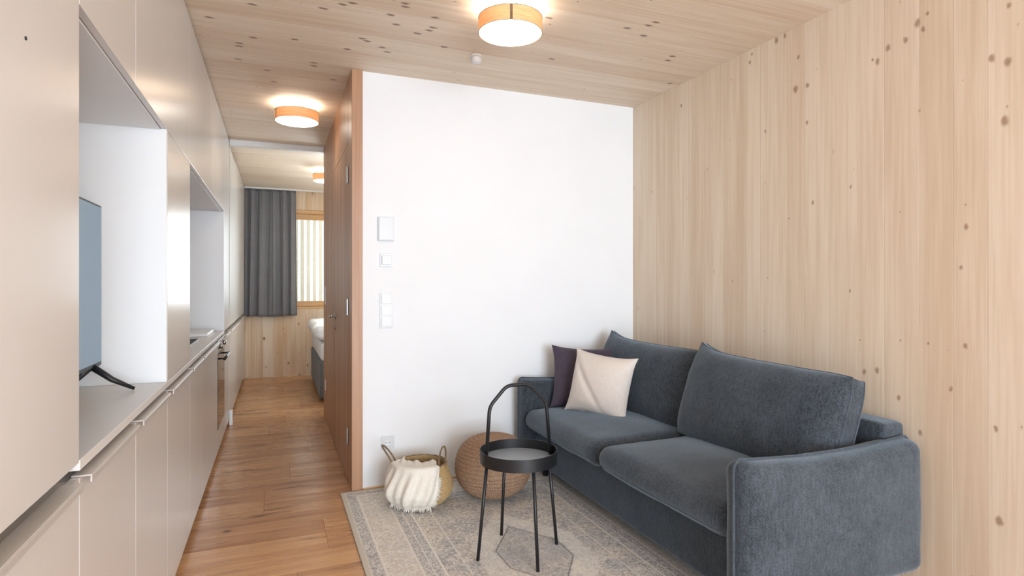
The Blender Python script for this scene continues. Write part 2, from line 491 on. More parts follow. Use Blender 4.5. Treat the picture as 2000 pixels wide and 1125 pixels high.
# ---- floor planks
floor_o = struct('floor', (XB - .1, YR - .1, -.12), (XR + .1, YF + .1, -.02), 'dark', 'warm brown oak plank floor running through corridor', 'floor')
fw = .19
fm = {}
def fplank(x0, x1, y0, y1):
    k = (round(x1 - x0, 3), round(y1 - y0, 3))
    if k not in fm: fm[k] = box_mesh((0, 0, -.02), (k[0] - .0008, k[1] - .0008, 0), .0008, 1, 'floor_plank')
    link('plank', fm[k], 'floor', floor_o, (x0, y0, 0))
nrow = int((YF - YR) / fw)
fwc = (YF - YR) / nrow
for i in range(nrow):
    y0 = YR + i * fwc
    x = XL - .12
    first = [.45, 1.1, .75, 1.35, .6, .95][(i * 5 + i // 3) % 6]
    L = first
    while x < XR - .001:
        x1 = min(XR, x + L)
        if XR - x1 < .15: x1 = XR
        if not (x > .55 and y0 > YM + .15 and y0 + fwc < YE - .1):
            fplank(x, x1, y0, y0 + fwc)
        x = x1; L = 1.38
# ---- spruce wall on the right
wr = struct('wall_right', (XR, YR - .1, -.02), (XR + .1, YF + .1, H + .02), 'spruce_wall',
            'pale knotty spruce wall of vertical boards behind the sofa', 'wall')
widths = [.13, .165, .105, .15, .12, .18, .14]
wm = {}
y = YR; i = 0
while y < YM + .08:
    w = widths[(i * 3 + i // 5) % 7]
    if w not in wm: wm[w] = box_mesh((-.02, 0, 0), (0, w - .0008, H), .0009, 1, 'wall_board')
    link('plank', wm[w], 'spruce_wall', wr, (XR, y, 0)); y += w; i += 1
# ---- white plaster wall, corridor-side veneer, bedroom-side wall
struct('wall_middle', (.5, YM, 0), (XR - .02, YM + .1, H), 'white_wall', 'smooth white plaster wall behind basket and side table', 'wall')
struct('wall_bedroom', (.5, YE - .05, 0), (XR, YE, H), 'white_wall', 'white wall closing the bathroom block towards the bed', 'wall')
wc = struct('wall_corridor', (XP + .02, YM + .1, 0), (.5, YE, H), 'veneer', 'brown oak veneered corridor wall holding the flush door', 'wall')
box('edge_panel', (XP, YM - .012, 0), (.5, YM + .02, H), 'veneer_front', wc, .001)
D0, D1, DT = 3.865, 4.80, 2.185
box('panel', (XP, YM + .02, 0), (XP + .02, D0 - .004, H), 'veneer', wc, .001)
box('panel', (XP, D0 - .002, DT + .004), (XP + .02, D1 + .002, H), 'veneer', wc, .001)
box('panel', (XP, D1 + .004, 0), (XP + .02, 5.60, H), 'veneer', wc, .001)
box('panel', (XP, 5.604, 0), (XP + .02, YE, H), 'veneer', wc, .001)
for z0, z1 in ((1.09, 1.26), (.29, .39)):
    box('strike_plate', (XP - .006, 5.66, z0), (XP - .0002, 5.70, z1), 'white', wc, .001)
dr = box('door_1', (XP, D0, .008), (XP + .038, D1, DT), 'veneer', None, .001)
tag(dr, 'flush brown oak veneered door with steel lever handle in corridor', 'door', None, 'structure')
for zc in (1.98, 1.13, .30):
    hg = link('hinge', None if False else box_mesh((XP - .014, D0 - .012, zc - .055), (XP - .0005, D0 + .012, zc + .055), .004, 2, 'hinge'), 'steel', dr)
HZ, HY = 1.03, 4.735
bm = bmesh.new()
tube_into(bm, [(XP - .0005, HY, HZ), (XP - .008, HY, HZ)], .026, 24)
tube_into(bm, [(XP - .008, HY, HZ), (XP - .045, HY, HZ), (XP - .052, HY - .008, HZ), (XP - .052, HY - .13, HZ)][:2], .009, 12)
tube_into(bm, [(XP - .045, HY + .006, HZ), (XP - .05, HY - .02, HZ), (XP - .052, HY - .13, HZ)], .009, 12)
link('handle', bm_mesh(bm, 'lever', True), 'steel', dr)
bm = bmesh.new(); tube_into(bm, [(XP - .0005, HY, HZ - .085), (XP - .008, HY, HZ - .085)], .024, 24)
ke = link('key_rosette', bm_mesh(bm, 'rosette', True), 'steel', dr)
box('keyhole', (XP - .0095, HY - .004, HZ - .10), (XP - .0078, HY + .004, HZ - .072), 'dark', ke)
# ---- white rail across the corridor ceiling and its floor guide
tr = struct('trim_1', (XL + .002, 5.86, H - .052), (XP - .002, 5.93, H), 'white', 'white sliding-door rail across the corridor ceiling', 'rail', .003)
tg = struct('trim_2', (XL + .002, 5.83, 0), (XL + .03, 5.88, .135), 'white', 'small white guide block at foot of the cupboards', 'door guide', .003)
struct('baseboard_middle', (.502, YM - .012, 0), (XR - .02, YM, .014), 'pine', 'thin wooden strip at the foot of the white wall', 'baseboard', .002)
# ---- left wall behind cupboards, rear wall with glazed opening
struct('wall_left', (XB - .1, YR - .1, 0), (XB, YF + .1, H), 'white_wall', 'white wall hidden behind the fitted cupboards', 'wall')
wre = struct('wall_rear', (XB, YR - .1, 0), (-.22, YR, H), 'white_wall', 'white wall around the glazed front behind the viewer', 'wall')
box('lintel', (-.22, YR - .1, 2.42), (2.32, YR, H), 'white_wall', wre)
box('pier', (2.32, YR - .1, 0), (XR, YR, H), 'white_wall', wre)
w2 = box('window_2', (-.22, YR - .08, .0), (2.32, YR - .02, .16), 'pine'); tag(w2, 'wide glazed front behind the viewer', 'window', None, 'structure')
for xx in (-.22, 1.02, 2.25):
    box('window_frame', (xx, YR - .08, .16), (xx + .07, YR - .02, 2.35), 'pine', w2, .003)
box('window_frame', (-.22, YR - .08, 2.35), (2.32, YR - .02, 2.42), 'pine', w2, .003)
# ---- far bedroom wall with window
WX0, WX1, WZ0, WZ1 = -.16, 2.30, .93, 2.33
wf = struct('wall_back', (XB, YF + .02, 0), (XR, YF + .03, WZ0), 'spruce_far', 'far knotty spruce wall of the bedroom around the window', 'wall')
box('wall_piece', (XB, YF + .02, WZ1), (XR, YF + .2, H), 'spruce_far', wf)
box('wall_piece', (XB, YF + .02, WZ0), (WX0, YF + .2, WZ1), 'spruce_far', wf)
box('wall_piece', (WX1, YF + .02, WZ0), (XR, YF + .2, WZ1), 'spruce_far', wf)
box('wall_piece', (XB, YF + .03, 0), (XR, YF + .2, WZ0), 'spruce_far', wf)
pm = {}
def far_plank(x, w, z0, z1):
    k = (round(w, 4), z0, z1)
    if k not in pm: pm[k] = box_mesh((0, 0, z0), (w - .0012, .02, z1), .001, 1, 'far_board')
    link('plank', pm[k], 'spruce_far', wf, (x, YF, 0))
x = XL - .05; i = 0
cuts = [WX0, WX1]
while x < XR - .01:
    w = min([.14, .12, .16][i % 3], XR - x); i += 1
    for cpos in cuts:
        if x + .001 < cpos < x + w - .001: w = cpos - x
    if x >= WX0 - .001 and x + w <= WX1 + .001:
        far_plank(x, w, 0., WZ0); far_plank(x, w, WZ1, H)
    else:
        far_plank(x, w, 0., H)
    x += w
wn = box('window_1', (WX0, YF + .0, WZ0), (WX1, YF + .2, WZ0 + .035), 'pine', None, .003)
tag(wn, 'wooden framed bedroom window beside the grey curtain', 'window', None, 'structure')
fr = .07
for nm, a, b in (('window_frame', (WX0, YF + .08, WZ0 + .035), (WX0 + .05, YF + .15, WZ1 - .05)),
                 ('window_frame', (WX1 - .05, YF + .08, WZ0 + .035), (WX1, YF + .15, WZ1 - .05)),
                 ('window_frame', (WX0, YF + .02, WZ1 - .05), (WX1, YF + .2, WZ1)),
                 ('sash', (WX0 + .05, YF + .07, WZ1 - .13), (WX1 - .05, YF + .14, WZ1 - .052)),
                 ('sash', (WX0 + .05, YF + .07, WZ0 + .037), (WX1 - .05, YF + .14, WZ0 + .11)),
                 ('sash', (WX0 + .05, YF + .07, WZ0 + .11), (WX0 + .12, YF + .14, WZ1 - .13)),
                 ('sash', (WX1 - .12, YF + .07, WZ0 + .11), (WX1 - .05, YF + .14, WZ1 - .13))):
    box(nm, a, b, 'pine', wn, .003)
box('pane', (WX0 + .12, YF + .10, WZ0 + .11), (WX1 - .12, YF + .106, WZ1 - .13), 'glass', wn)
sc_ = thing('slat_screen', 'pale vertical slat screen outside the bedroom window', 'screen', (0, YF + .75, 0))
sm = box_mesh((-.026, 0, .25), (.026, .025, 2.9), .003, 1, 'slat')
for k in range(42):
    link('slat', sm, 'slat', sc_, (-.85 + k * .088, 0, 0))
for z in (.35, 2.8):
    box('crossbar', (-.95, .026, z), (2.9, .06, z + .06), 'slat', sc_, .003)
for xx in (-.9, 2.8):
    box('post', (xx, .061, 0), (xx + .07, .13, 2.9), 'slat', sc_, .003)
gr = struct('floor_outside', (-6, YF + .3, -.2), (8, YF + 9, -.02), 'white_wall', 'pale terrace paving outside the bedroom window', 'ground')

# ------------------------------------------------------------------ fitted cupboards along the left
ZC = .898       # countertop top
ZB = .858       # top of base doors
ZN = 1.878      # niche top
FR = .019       # front thickness
def handle(parent, y0, y1):
    L = y1 - y0
    bm = bmesh.new()
    # edge pull: horizontal leaf with a drop lip
    add_box(bm, (XL - .018, y0, ZB + .0005), (XL + .020, y1, ZB + .0045), .0008)
    add_box(bm, (XL + .0165, y0, ZB - .013), (XL + .020, y1, ZB + .0005), .0008)
    link('handle', bm_mesh(bm, 'edge_pull'), 'alu', parent)
def base_unit(y0, y1, label, has_handle=True):
    t = thing('base_cabinet', label, 'cabinet', (0, 0, 0), 0, 'low cupboards along the corridor')
    box('body', (XB + .005, y0 + .001, .10), (XL - FR - .001, y1 - .001, ZB - .004), 'carcass', t)
    box('plinth', (XB + .005, y0 + .001, 0.001), (XL - .05, y1 - .001, .099), 'carcass', t)
    d = box('door', (XL - FR, y0 + .0015, .052), (XL, y1 - .0015, ZB), 'greige', t, .0012, 2)
    if has_handle: handle(d, y0 + .012, y1 - .05)
    return t
def front_unit(name, y0, y1, z0, z1, label, group, deep=True):
    t = thing(name, label, 'cabinet', (0, 0, 0), 0, group)
    box('body', (XB + .005, y0 + .001, z0 + .001), (XL - FR - .001, y1 - .001, z1 - .001), 'carcass', t)
    box('door', (XL - FR, y0 + .0015, z0), (XL, y1 - .0015, z1), 'greige', t, .0012, 2)
    return t
TOP = H - .014
base_labels = [
    (.42, .95, 'low greige cupboard at the near end of the row below tall panel'),
    (.95, 1.506, 'low greige cupboard under the tall cupboard before the television'),
    (1.506, 2.05, 'low greige cupboard under the near half of the television niche'),
    (2.05, 2.606, 'low greige cupboard under the far half of the television niche'),
    (2.606, 3.25, 'low greige cupboard under the tall unit between the two niches'),
    (3.25, 3.74, 'low greige cupboard at the start of the kitchen counter'),
    (3.74, 4.73, 'wide low greige cupboard under the black hob beside the oven'),
    (5.32, 5.83, 'low greige cupboard just beyond the oven'),
    (5.89, 6.45, 'low greige bedroom cupboard just past the white rail'),
    (6.45, 7.01, 'second low greige bedroom cupboard past the white rail'),
    (7.01, 7.57, 'low greige bedroom cupboard opposite the bed'),
    (7.57, 8.13, 'low greige bedroom cupboard next but one to far wall'),
    (8.13, 8.69, 'low greige bedroom cupboard in the corner below the curtain')]
for y0, y1, lb in base_labels: base_unit(y0, y1, lb)
t = front_unit('tall_cabinet', .95, 1.506, .893, TOP, 'tall greige cupboard front beside the television niche', 'tall fronts')
bm = bmesh.new(); tube_into(bm, [(XL, 1.215, 1.69), (XL + .0015, 1.215, 1.69)], .0032, 12)
hc = link('hole_cap', bm_mesh(bm, 'cap'), 'dark', t); hc['label'] = 'tiny black hole cap'
front_unit('tall_cabinet', .42, .95, .893, TOP, 'tall greige cupboard front at the near end of the row', 'tall fronts')
front_unit('wall_cabinet', 1.506, 2.05, ZN, TOP, 'upper greige cupboard over the near half of the television niche', 'upper cupboards')
front_unit('wall_cabinet', 2.05, 3.25, ZN, TOP, 'wide upper greige cupboard reaching from television niche to kitchen niche', 'upper cupboards')
front_unit('wall_cabinet', 3.25, 4.28, ZN, TOP, 'upper greige cupboard over the near half of the kitchen niche', 'upper cupboards')
front_unit('wall_cabinet', 4.28, 5.32, ZN, TOP, 'upper greige cupboard over the far half of the kitchen niche', 'upper cupboards')
front_unit('tall_cabinet', 2.606, 3.25, ZC + .002, ZN - .003, 'tall greige front between the television and kitchen niches', 'tall fronts')
front_unit('tall_cabinet', 5.32, 5.855, .893, TOP, 'tall greige front between kitchen niche and white rail', 'tall fronts')
front_unit('tall_cabinet', 5.935, 6.85, .893, H - .055, 'tall greige bedroom cupboard just past the white rail', 'tall fronts')
front_unit('tall_cabinet', 6.85, 7.77, .893, TOP, 'tall greige bedroom cupboard opposite the bed', 'tall fronts')
front_unit('tall_cabinet', 7.77, 8.58, .893, TOP, 'tall greige bedroom cupboard beside the grey curtain', 'tall fronts')
# worktop
ct = box('countertop', (XB + .005, 1.507, ZC - .023), (XL + .001, 5.319, ZC), 'worktop', None, .0015, 2)
tag(ct, 'long thin greige worktop under television niche and kitchen niche', 'countertop')
# niches lined in white
def niche(name, y0, y1, label):
    t = thing(name, label, 'shelf unit', (0, 0, 0), 0, None)
    q = .019
    box('side_panel', (XB + .025, y0 + .001, ZC + .0005), (XL - .021, y0 + .005, ZN - .0005), 'offwhite', t, .0008)
    box('side_panel', (XB + .025, y1 - q, ZC + .0005), (XL - .0005, y1 - .001, ZN - .0005), 'offwhite', t, .0008)
    box('top_panel', (XB + .025, y0 + .006, ZN - .005), (XL - .021, y1 - q, ZN - .0005), 'offwhite', t, .0008)
    box('back_panel', (XB + .006, y0 + .001, ZC + .0005), (XB + .024, y1 - .001, ZN - .0005), 'offwhite', t)
niche('television_niche', 1.506, 2.606, 'white lined open niche holding the television')
niche('kitchen_niche', 3.25, 5.32, 'white lined open niche above the kitchen worktop')
# hob and board on the kitchen worktop
hb = thing('induction_hob', 'black glass hob set on kitchen worktop', 'hob', (-.70, 4.24, ZC))
box('glass', (-.24, -.29, .0003), (.21, .29, .005), 'black_gloss', hb, .001)
box('rim', (-.243, -.293, .0002), (.213, .293, .0028), 'steel', hb, .0006)
bd = box('chopping_board', (-.93, 4.72, ZC + .0004), (-.455, 5.24, ZC + .024), 'offwhite', None, .006, 3)
tag(bd, 'flat white board lying on worktop at far end of kitchen niche', 'board')
# oven
OY0, OY1 = 4.733, 5.317
ov = thing('oven', 'built-in oven with dark glass door and steel control panel', 'oven')
box('body', (XB + .005, OY0, .10), (XL - .021, OY1, ZC - .025), 'carcass', ov)
box('plinth', (XB + .005, OY0, .001), (XL - .05, OY1, .099), 'carcass', ov)
box('lower_panel', (XL - FR, OY0 + .001, .052), (XL, OY1 - .001, .205), 'greige', ov, .001)
cp = box('control_panel', (XL - .02, OY0 + .003, .765), (XL + .002, OY1 - .003, .862), 'steel', ov, .002, 2)
for yy in (OY0 + .14, OY1 - .14):
    bm = bmesh.new(); tube_into(bm, [(XL + .002, yy, .815), (XL + .022, yy, .815)], .02, 20)
    link('knob', bm_mesh(bm, 'knob', True), 'steel', cp)
dd = box('oven_door', (XL - .02, OY0 + .003, .21), (XL + .002, OY1 - .003, .76), 'oven_glass', ov, .002, 2)
bm = bmesh.new()
tube_into(bm, [(XL + .042, OY0 + .05, .725), (XL + .042, OY1 - .05, .725)], .010, 14)
for yy in (OY0 + .09, OY1 - .09): tube_into(bm, [(XL + .002, yy, .725), (XL + .042, yy, .725)], .007, 10)
link('handle', bm_mesh(bm, 'oven_handle', True), 'black', dd)
# television
TX = -.58
tv = thing('television', 'flat television on splayed black feet inside the white niche', 'television', (TX, 2.03, ZC))
tz0, tz1, ty = .088, .66, .465
box('housing', (-.045, -ty + .1, tz0 + .05), (-.012, ty - .1, tz1 - .12), 'black', tv, .01, 2)
box('panel', (-.012, -ty, tz0), (.0, ty, tz1), 'black', tv, .003, 2)
sc2 = box('screen', (.0002, -ty + .008, tz0 + .016), (.0016, ty - .008, tz1 - .008), 'screen', tv)
for s in (-1, 1):
    yy = s * (ty - .09)
    bm = bmesh.new()
    tube_into(bm, [(-.005, yy, tz0 + .004), (.05, yy + s * .008, .045), (.115, yy + s * .02, .007)], [.012, .010, .006], 10)
    tube_into(bm, [(-.012, yy, tz0 + .004), (-.06, yy + s * .008, .045), (-.10, yy + s * .02, .007)], [.012, .010, .006], 10)
    link('foot', bm_mesh(bm, 'tv_foot', True), 'black', tv)

# ------------------------------------------------------------------ ceiling lamps, detector
def ceiling_lamp(x, y, label, rz):
    t = thing('ceiling_lamp', label, 'lamp', (x, y, H), rz, 'round veneer ceiling lamps')
    R = .152
    lathe('base_plate', [(.09, -.0005), (.09, -.012), (.05, -.0125)], 'white', t, 40, capt=True)
    lathe('light_core', [(.10, -.0126), (.10, -.0545)], 'lampcore', t, 40)
    lathe('diffuser', [(.1, -.055), (R - .006, -.055), (R - .006, -.126), (R - .012, -.1295), (.0005, -.1305)], 'diffuser', t, 56, capt=True)
    rg = lathe('shade', [(R - .0022, -.054), (R, -.054), (R, -.126), (R - .0022, -.126), (R - .0022, -.054)], 'lampwood', t, 72)
    bm = bmesh.new(); n = 3
    add_box(bm, (R - .0005, -.006, -.1265), (R + .0016, .006, -.0535), .0004)
    link('seam_strip', bm_mesh(bm, 'seam'), 'handle_rope', rg)
    bm = bmesh.new()
    for z in (-.0545, -.1258):
        tube_into(bm, [((R + .0004) * math.cos(a * PI / 36), (R + .0004) * math.sin(a * PI / 36), z) for a in range(72)], .0014, 6, True)
    link('shade_rim', bm_mesh(bm, 'rim', True), 'handle_rope', rg)
    return t
ceiling_lamp(1.04, 2.575, 'round veneer ceiling lamp over the living room rug', math.atan2(-2.575, -1.04) + .03)
ceiling_lamp(.147, 4.56, 'round veneer ceiling lamp in the corridor before the rail', math.atan2(-4.56, -.147) - 1.2)
ceiling_lamp(.55, 7.05, 'round veneer ceiling lamp over the bed', math.atan2(-7.05, -.55) + 1.4)
dt = thing('smoke_detector', 'small white round detector on the wooden ceiling', 'detector', (1.075, 3.19, H))
lathe('base_plate', [(.034, -.0004), (.034, -.010), (.02, -.0102)], 'white', dt, 32, capt=True)
lathe('cap', [(.026, -.0103), (.031, -.016), (.030, -.034), (.022, -.043), (.001, -.046)], 'offwhite', dt, 32, capt=True)

# ------------------------------------------------------------------ plates on the white wall
def plate(name, x0, x1, z0, z1, label, cat, th=.008):
    t = thing(name, label, cat, (0, YM, 0))
    box('frame', (x0, -th, z0), (x1, -.0002, z1), 'plate', t, .002, 2)
    return t
t = plate('wall_panel', .594, .694, 1.55, 1.70, 'square white box on white wall above the thermostat', 'control box', .022)
box('cover', (.599, -.027, 1.555), (.689, -.0222, 1.695), 'plate', t, .002, 2)
t = plate('thermostat', .606, .688, 1.387, 1.470, 'small white thermostat on white wall above the switches', 'thermostat')
box('cover', (.617, -.020, 1.400), (.677, -.0082, 1.458), 'offwhite', t, .003, 2)
bm = bmesh.new(); tube_into(bm, [(.660, -.0202, 1.44), (.660, -.0245, 1.44)], .009, 20)
link('dial', bm_mesh(bm, 'dial'), 'white', t)
t = plate('light_switch', .606, .688, 1.003, 1.224, 'triple white light switch on the white wall', 'switch')
for k in range(3):
    z0 = 1.013 + k * .071
    box('rocker', (.616, -.014, z0), (.678, -.0082, z0 + .060), 'offwhite', t, .002, 2)
t = plate('power_socket', .613, .695, .240, .322, 'white wall socket above the basket', 'socket')
lathe_o = lathe('recess', [(.021, 0), (.021, .0035), (.019, .0045), (.019, .001), (.0005, .001)], 'offwhite', t, 32, capt=True)
lathe_o.rotation_euler = (PI / 2, 0, 0); lathe_o.location = (.654, -.0082, .281)
for s in (-1, 1):
    bm = bmesh.new(); tube_into(bm, [(.654 + s * .0095, -.0094, .281), (.654 + s * .0095, -.0104, .281)], .0028, 10)
    link('pin_hole', bm_mesh(bm, 'pin'), 'dark', t)

# ------------------------------------------------------------------ rug
rg = link('rug', soft_box(((RUG[2] - RUG[0]) / 2, (RUG[3] - RUG[1]) / 2, .005), .0045, 40, (0, 0, 0), .0, 5), 'rug', None,
          ((RUG[0] + RUG[2]) / 2, (RUG[1] + RUG[3]) / 2, .0055))
tag(rg, 'faded beige and grey oriental patterned rug on the oak floor', 'rug')
ZR = .0105

# ------------------------------------------------------------------ sofa
so = thing('sofa', 'dark blue-grey two-seat fabric sofa against the spruce wall', 'sofa', (0, 0, 0))
SX0, SX1, SY0, SY1 = 1.505, 2.44, 1.54, 3.65
AT = .14      # arm thickness
bs = link('base', soft_box(((SX1 - 1.60) / 2, (SY1 - SY0 - 2 * .10) / 2, .115), .02, 26, (0, 0, 0), .002, 6, 1.), 'sofa_dark', so,
          ((SX1 + 1.60) / 2, (SY0 + SY1) / 2, .205))
for xx in (1.66, 2.36):
    for yy in (SY0 + .16, SY1 - .16):
        bm = bmesh.new(); tube_into(bm, [(xx, yy, ZR if xx < 1.85 else .0), (xx, yy, .095)], [.020, .026], 12)
        link('leg', bm_mesh(bm, 'sofa_leg', True), 'black', so)
link('back_frame', soft_box((.065, (SY1 - SY0) / 2 - .085, .31), .022, 24, (.004, 0, .004), .002, 5, 2.), 'sofa', so, (2.365, (SY0 + SY1) / 2, .395))
ay = [SY0 + AT / 2, SY1 - AT / 2]
hxA, hzA = (2.435 - SX0) / 2, (.652 - .11) / 2
def arm(yc, seed):
    def dents(p):
        q = Vector(p)
        w = 1 - (p.x / hxA) ** 2
        if p.z > 0: q.z -= .022 * max(0, w) * (p.z / hzA) ** 2     # top edge sags between the ears
        k = abs(p.y) / (AT / 2)
        return q
    a = link('arm', soft_box((hxA, AT / 2, hzA), .055, 26, (0, .016, 0), .0035, 6, seed, dents), 'sofa', so, ((SX0 + 2.435) / 2, yc, (.652 + .11) / 2))
    # seam welt running round the middle of the front, top and rear edges
    pts = []
    N = 26
    x0, z0, r = hxA + .003, hzA + .003, .035
    for k in range(N + 1): pts.append(Vector((-x0, 0, -z0 + (2 * z0 - r) * k / N)))
    for k in range(1, 7):
        an = PI - k * PI / 14; pts.append(Vector((-x0 + r + r * math.cos(an), 0, z0 - r + r * math.sin(an))))
    for k in range(N + 1):
        xx = -x0 + r + (2 * x0 - 2 * r) * k / N
        pts.append(Vector((xx, 0, z0 - .022 * max(0, 1 - (xx / hxA) ** 2))))
    for k in range(N + 1): pts.append(Vector((x0, 0, z0 - r - (2 * z0 - r) * k / N)))
    bm = bmesh.new(); tube_into(bm, pts, .0055, 8)
    link('piping', bm_mesh(bm, 'piping', True), 'sofa_pipe', a)
arm(ay[0], 3.); arm(ay[1], 4.)
ymid = (SY0 + SY1) / 2
ys = [(SY0 + AT - .012, ymid - .003), (ymid + .003, SY1 - AT + .012)]
for k, (a, b) in enumerate(ys):
    hx_, hy_, hz_ = (2.30 - 1.515) / 2, (b - a) / 2, .065
    c = link('seat_cushion', soft_box((hx_, hy_, hz_), .062, 30, (.016, .0, .036), .006, 5, 5. + k), 'sofa', so, ((2.30 + 1.515) / 2, (a + b) / 2, .392))
    pts = []
    r = .062; zz = -.028
    for (cx, cy, a0) in ((-hx_ + r, hy_ - r, PI / 2), (-hx_ + r, -hy_ + r, PI)):
        for q in range(9):
            an = a0 + q * PI / 16
            pts.append(Vector((cx + (r - .006) * math.cos(an), cy + (r - .006) * math.sin(an), zz)))
    pts = [Vector((hx_ * .2, hy_ - .006, zz))] + pts + [Vector((hx_ * .2, -hy_ + .006, zz))]
    full = []
    for p, q in zip(pts, pts[1:]):
        m = max(1, int((q - p).length / .03))
        full += [p.lerp(q, i / m) for i in range(m)]
    full.append(pts[-1])
    full = [p + Vector((-.013 * max(0, 1 - (p.y / hy_) ** 2) if p.x < -hx_ + .03 else 0, 0, 0)) for p in full]
    bm = bmesh.new(); tube_into(bm, full, .004, 6)
    link('piping', bm_mesh(bm, 'piping', True), 'sofa_pipe', c)
# back cushions: boxed pillows with a narrow gusset, leaning on the frame
def back_cushion(yc, w, h, t, g, seed, rot, zc, xc, ear):
    off = Vector((seed * 2.1, seed, seed * 3.3)); n = 40
    def f(u, v, side):
        cu, cv = math.sqrt(1 - .10 * v ** 4), math.sqrt(1 - .10 * u ** 4)
        x = w / 2 * u * cu * (1 - .03 * (1 - v * v) * abs(u)); z = h / 2 * v * cv * (1 - .05 * (1 - u * u) * abs(v))
        e = max(0, -u) ** 5 * max(0, v) ** 5                      # the far upper corner stands up as an ear
        z += ear * e; x -= ear * .3 * e
        th = (max(0, 1 - abs(u) ** 3.6) * max(0, 1 - abs(v) ** 3.6)) ** .55
        c = Vector((x, side * (g / 2 * (1 - .6 * e) + (t - g) / 2 * th), z))
        return c + (noise.noise_vector(c * 5 + off) + noise.noise_vector(c * 14 + off) * .4) * .008 * (.3 + .7 * th)
    bm = bmesh.new(); V = {}
    A = lambda k: math.sin(PI / 2 * (2 * k / n - 1))
    for side in (-1, 1):
        for i in range(n + 1):
            for j in range(n + 1): V[side, i, j] = bm.verts.new(f(A(i), A(j), side))
        for i in range(n):
            for j in range(n): bm.faces.new([V[side, i + a, j + b] for a, b in ((0, 0), (1, 0), (1, 1), (0, 1))])
    per = [(i, 0) for i in range(n)] + [(n, j) for j in range(n)] + [(n - i, n) for i in range(n)] + [(0, n - j) for j in range(n)]
    for (a, b), (c, d) in zip(per, per[1:] + per[:1]):
        bm.faces.new([V[-1, a, b], V[-1, c, d], V[1, c, d], V[1, a, b]])
    loops = [[V[side, a, b].co.copy() for a, b in per] for side in (-1, 1)]
    o = link('back_cushion', bm_mesh(bm, 'back_cushion', True), 'sofa', so, (xc, yc, zc), rot)
    for L in loops:
        bm = bmesh.new(); tube_into(bm, L, .0042, 6, True)
        link('piping', bm_mesh(bm, 'piping', True), 'sofa_pipe', o)
    return o
lean = -math.radians(18)
back_cushion(2.150, .98, .49, .27, .075, 1.3, (lean, math.radians(1.0), -PI / 2 + .0), .668, 2.155, .05)
back_cushion(3.08, .90, .49, .25, .06, 2.6, (lean, math.radians(1.5), -PI / 2 + .13), .668, 2.175, .05)

# throw pillows
def throw_pillow(loc, w, h, t, mat, seed, rot, label, creases=0.):
    def post(c):
        q = c.copy()
        if creases:
            d = (c.x * .75 + c.z * .65 + .05)
            lim = max(0, 1 - ((c.x + .05) / .13) ** 2)
            q.y += (.018 if c.y < 0 else 0) * math.exp(-(d / .014) ** 2) * lim
        return q
    t_ = thing('throw_pillow', label, 'pillow', loc)
    t_.rotation_euler = rot
    c = link('cover', pillow_mesh(w, h, t, .07, 2.4, 44, .005, 8., seed, .05, post), mat, t_)
    bm = bmesh.new(); tube_into(bm, pillow_edge(w, h, t, .07, .05, 20), .0022, 6, True)
    link('seam', bm_mesh(bm, 'seam', True), mat, c)
ang = math.atan2(-.35, .205)      # width axis of the beige pillow
throw_pillow((1.865, 3.13, .655), .41, .38, .19, 'beige', 3.7, (math.radians(-14), math.radians(5), ang), 'plain beige throw pillow on the sofa seat', 1.)
throw_pillow((1.90, 3.395, .662), .42, .39, .12, 'purple', 5.1, (math.radians(-12), math.radians(2), -math.radians(24)), 'dark aubergine throw pillow against far sofa arm')

# ------------------------------------------------------------------ tray side table
st = thing('side_table', 'black round tray side table with bent carrying handle on the rug', 'table', (1.064, 2.533, ZR), math.radians(2))
TR_, TZ = .182, .437
lathe('tray_floor', [(.0005, TZ), (TR_ - .003, TZ), (TR_ - .003, TZ + .006), (.0005, TZ + .006)], 'tray', st, 64, capt=True)
lathe('tray_rim', [(TR_ - .003, TZ - .006), (TR_, TZ - .006), (TR_ + .001, TZ + .052), (TR_ - .002, TZ + .052), (TR_ - .003, TZ - .006)], 'black', st, 72)
for k in range(4):
    a = k * PI / 2
    tube('leg', [(.160 * math.cos(a), .160 * math.sin(a), TZ + .002), (.205 * math.cos(a), .205 * math.sin(a), .001)], .0078, 'black', st, 10)
hp = [(-.165, TZ + .004), (-.147, .70), (-.060, .792), (.050, .792), (.147, .70), (.170, TZ + .004)]
pts = []
for i, p in enumerate(hp):
    p = Vector((p[0], 0, p[1]))
    if 0 < i < len(hp) - 1:
        a = Vector((hp[i - 1][0], 0, hp[i - 1][1])); b = Vector((hp[i + 1][0], 0, hp[i + 1][1]))
        d1 = (a - p).normalized() * .03; d2 = (b - p).normalized() * .03
        for q in range(7):
            s = q / 6
            pts.append((p + d1).lerp(p, s).lerp(p.lerp(p + d2, s), s))
    else: pts.append(p)
tube('handle', pts, .0085, 'black', st, 12)

# ------------------------------------------------------------------ knitted pouf
pf = thing('pouf', 'round knitted brown jute pouf against the white wall', 'pouf', (1.21, 3.275, ZR + .0025))
rows, per = 26, 6
prof = []
PRr, PRh = .222, .362
tot = rows * per
for i in range(tot + 1):
    ph = -PI / 2 + PI * i / tot
    cc, ss = math.cos(ph), math.sin(ph)
    r0 = PRr * (abs(cc) ** .78); z0 = PRh / 2 + PRh / 2 * (abs(ss) ** .92) * (1 if ss > 0 else -1)
    d = .0055 * abs(math.sin(PI * i / per))
    prof.append((max(.002, r0 + d * cc), z0 + d * ss * .5))
def ropemod(a, i):
    row = i // per
    w = abs(math.sin(PI * (i % per) / per)) if per else 0
    return .0022 * w * math.sin(a * 96 + (i % per) * 1.1 + row * 1.3)
lathe('cover', prof, 'jute', pf, 420, ropemod, True, True)

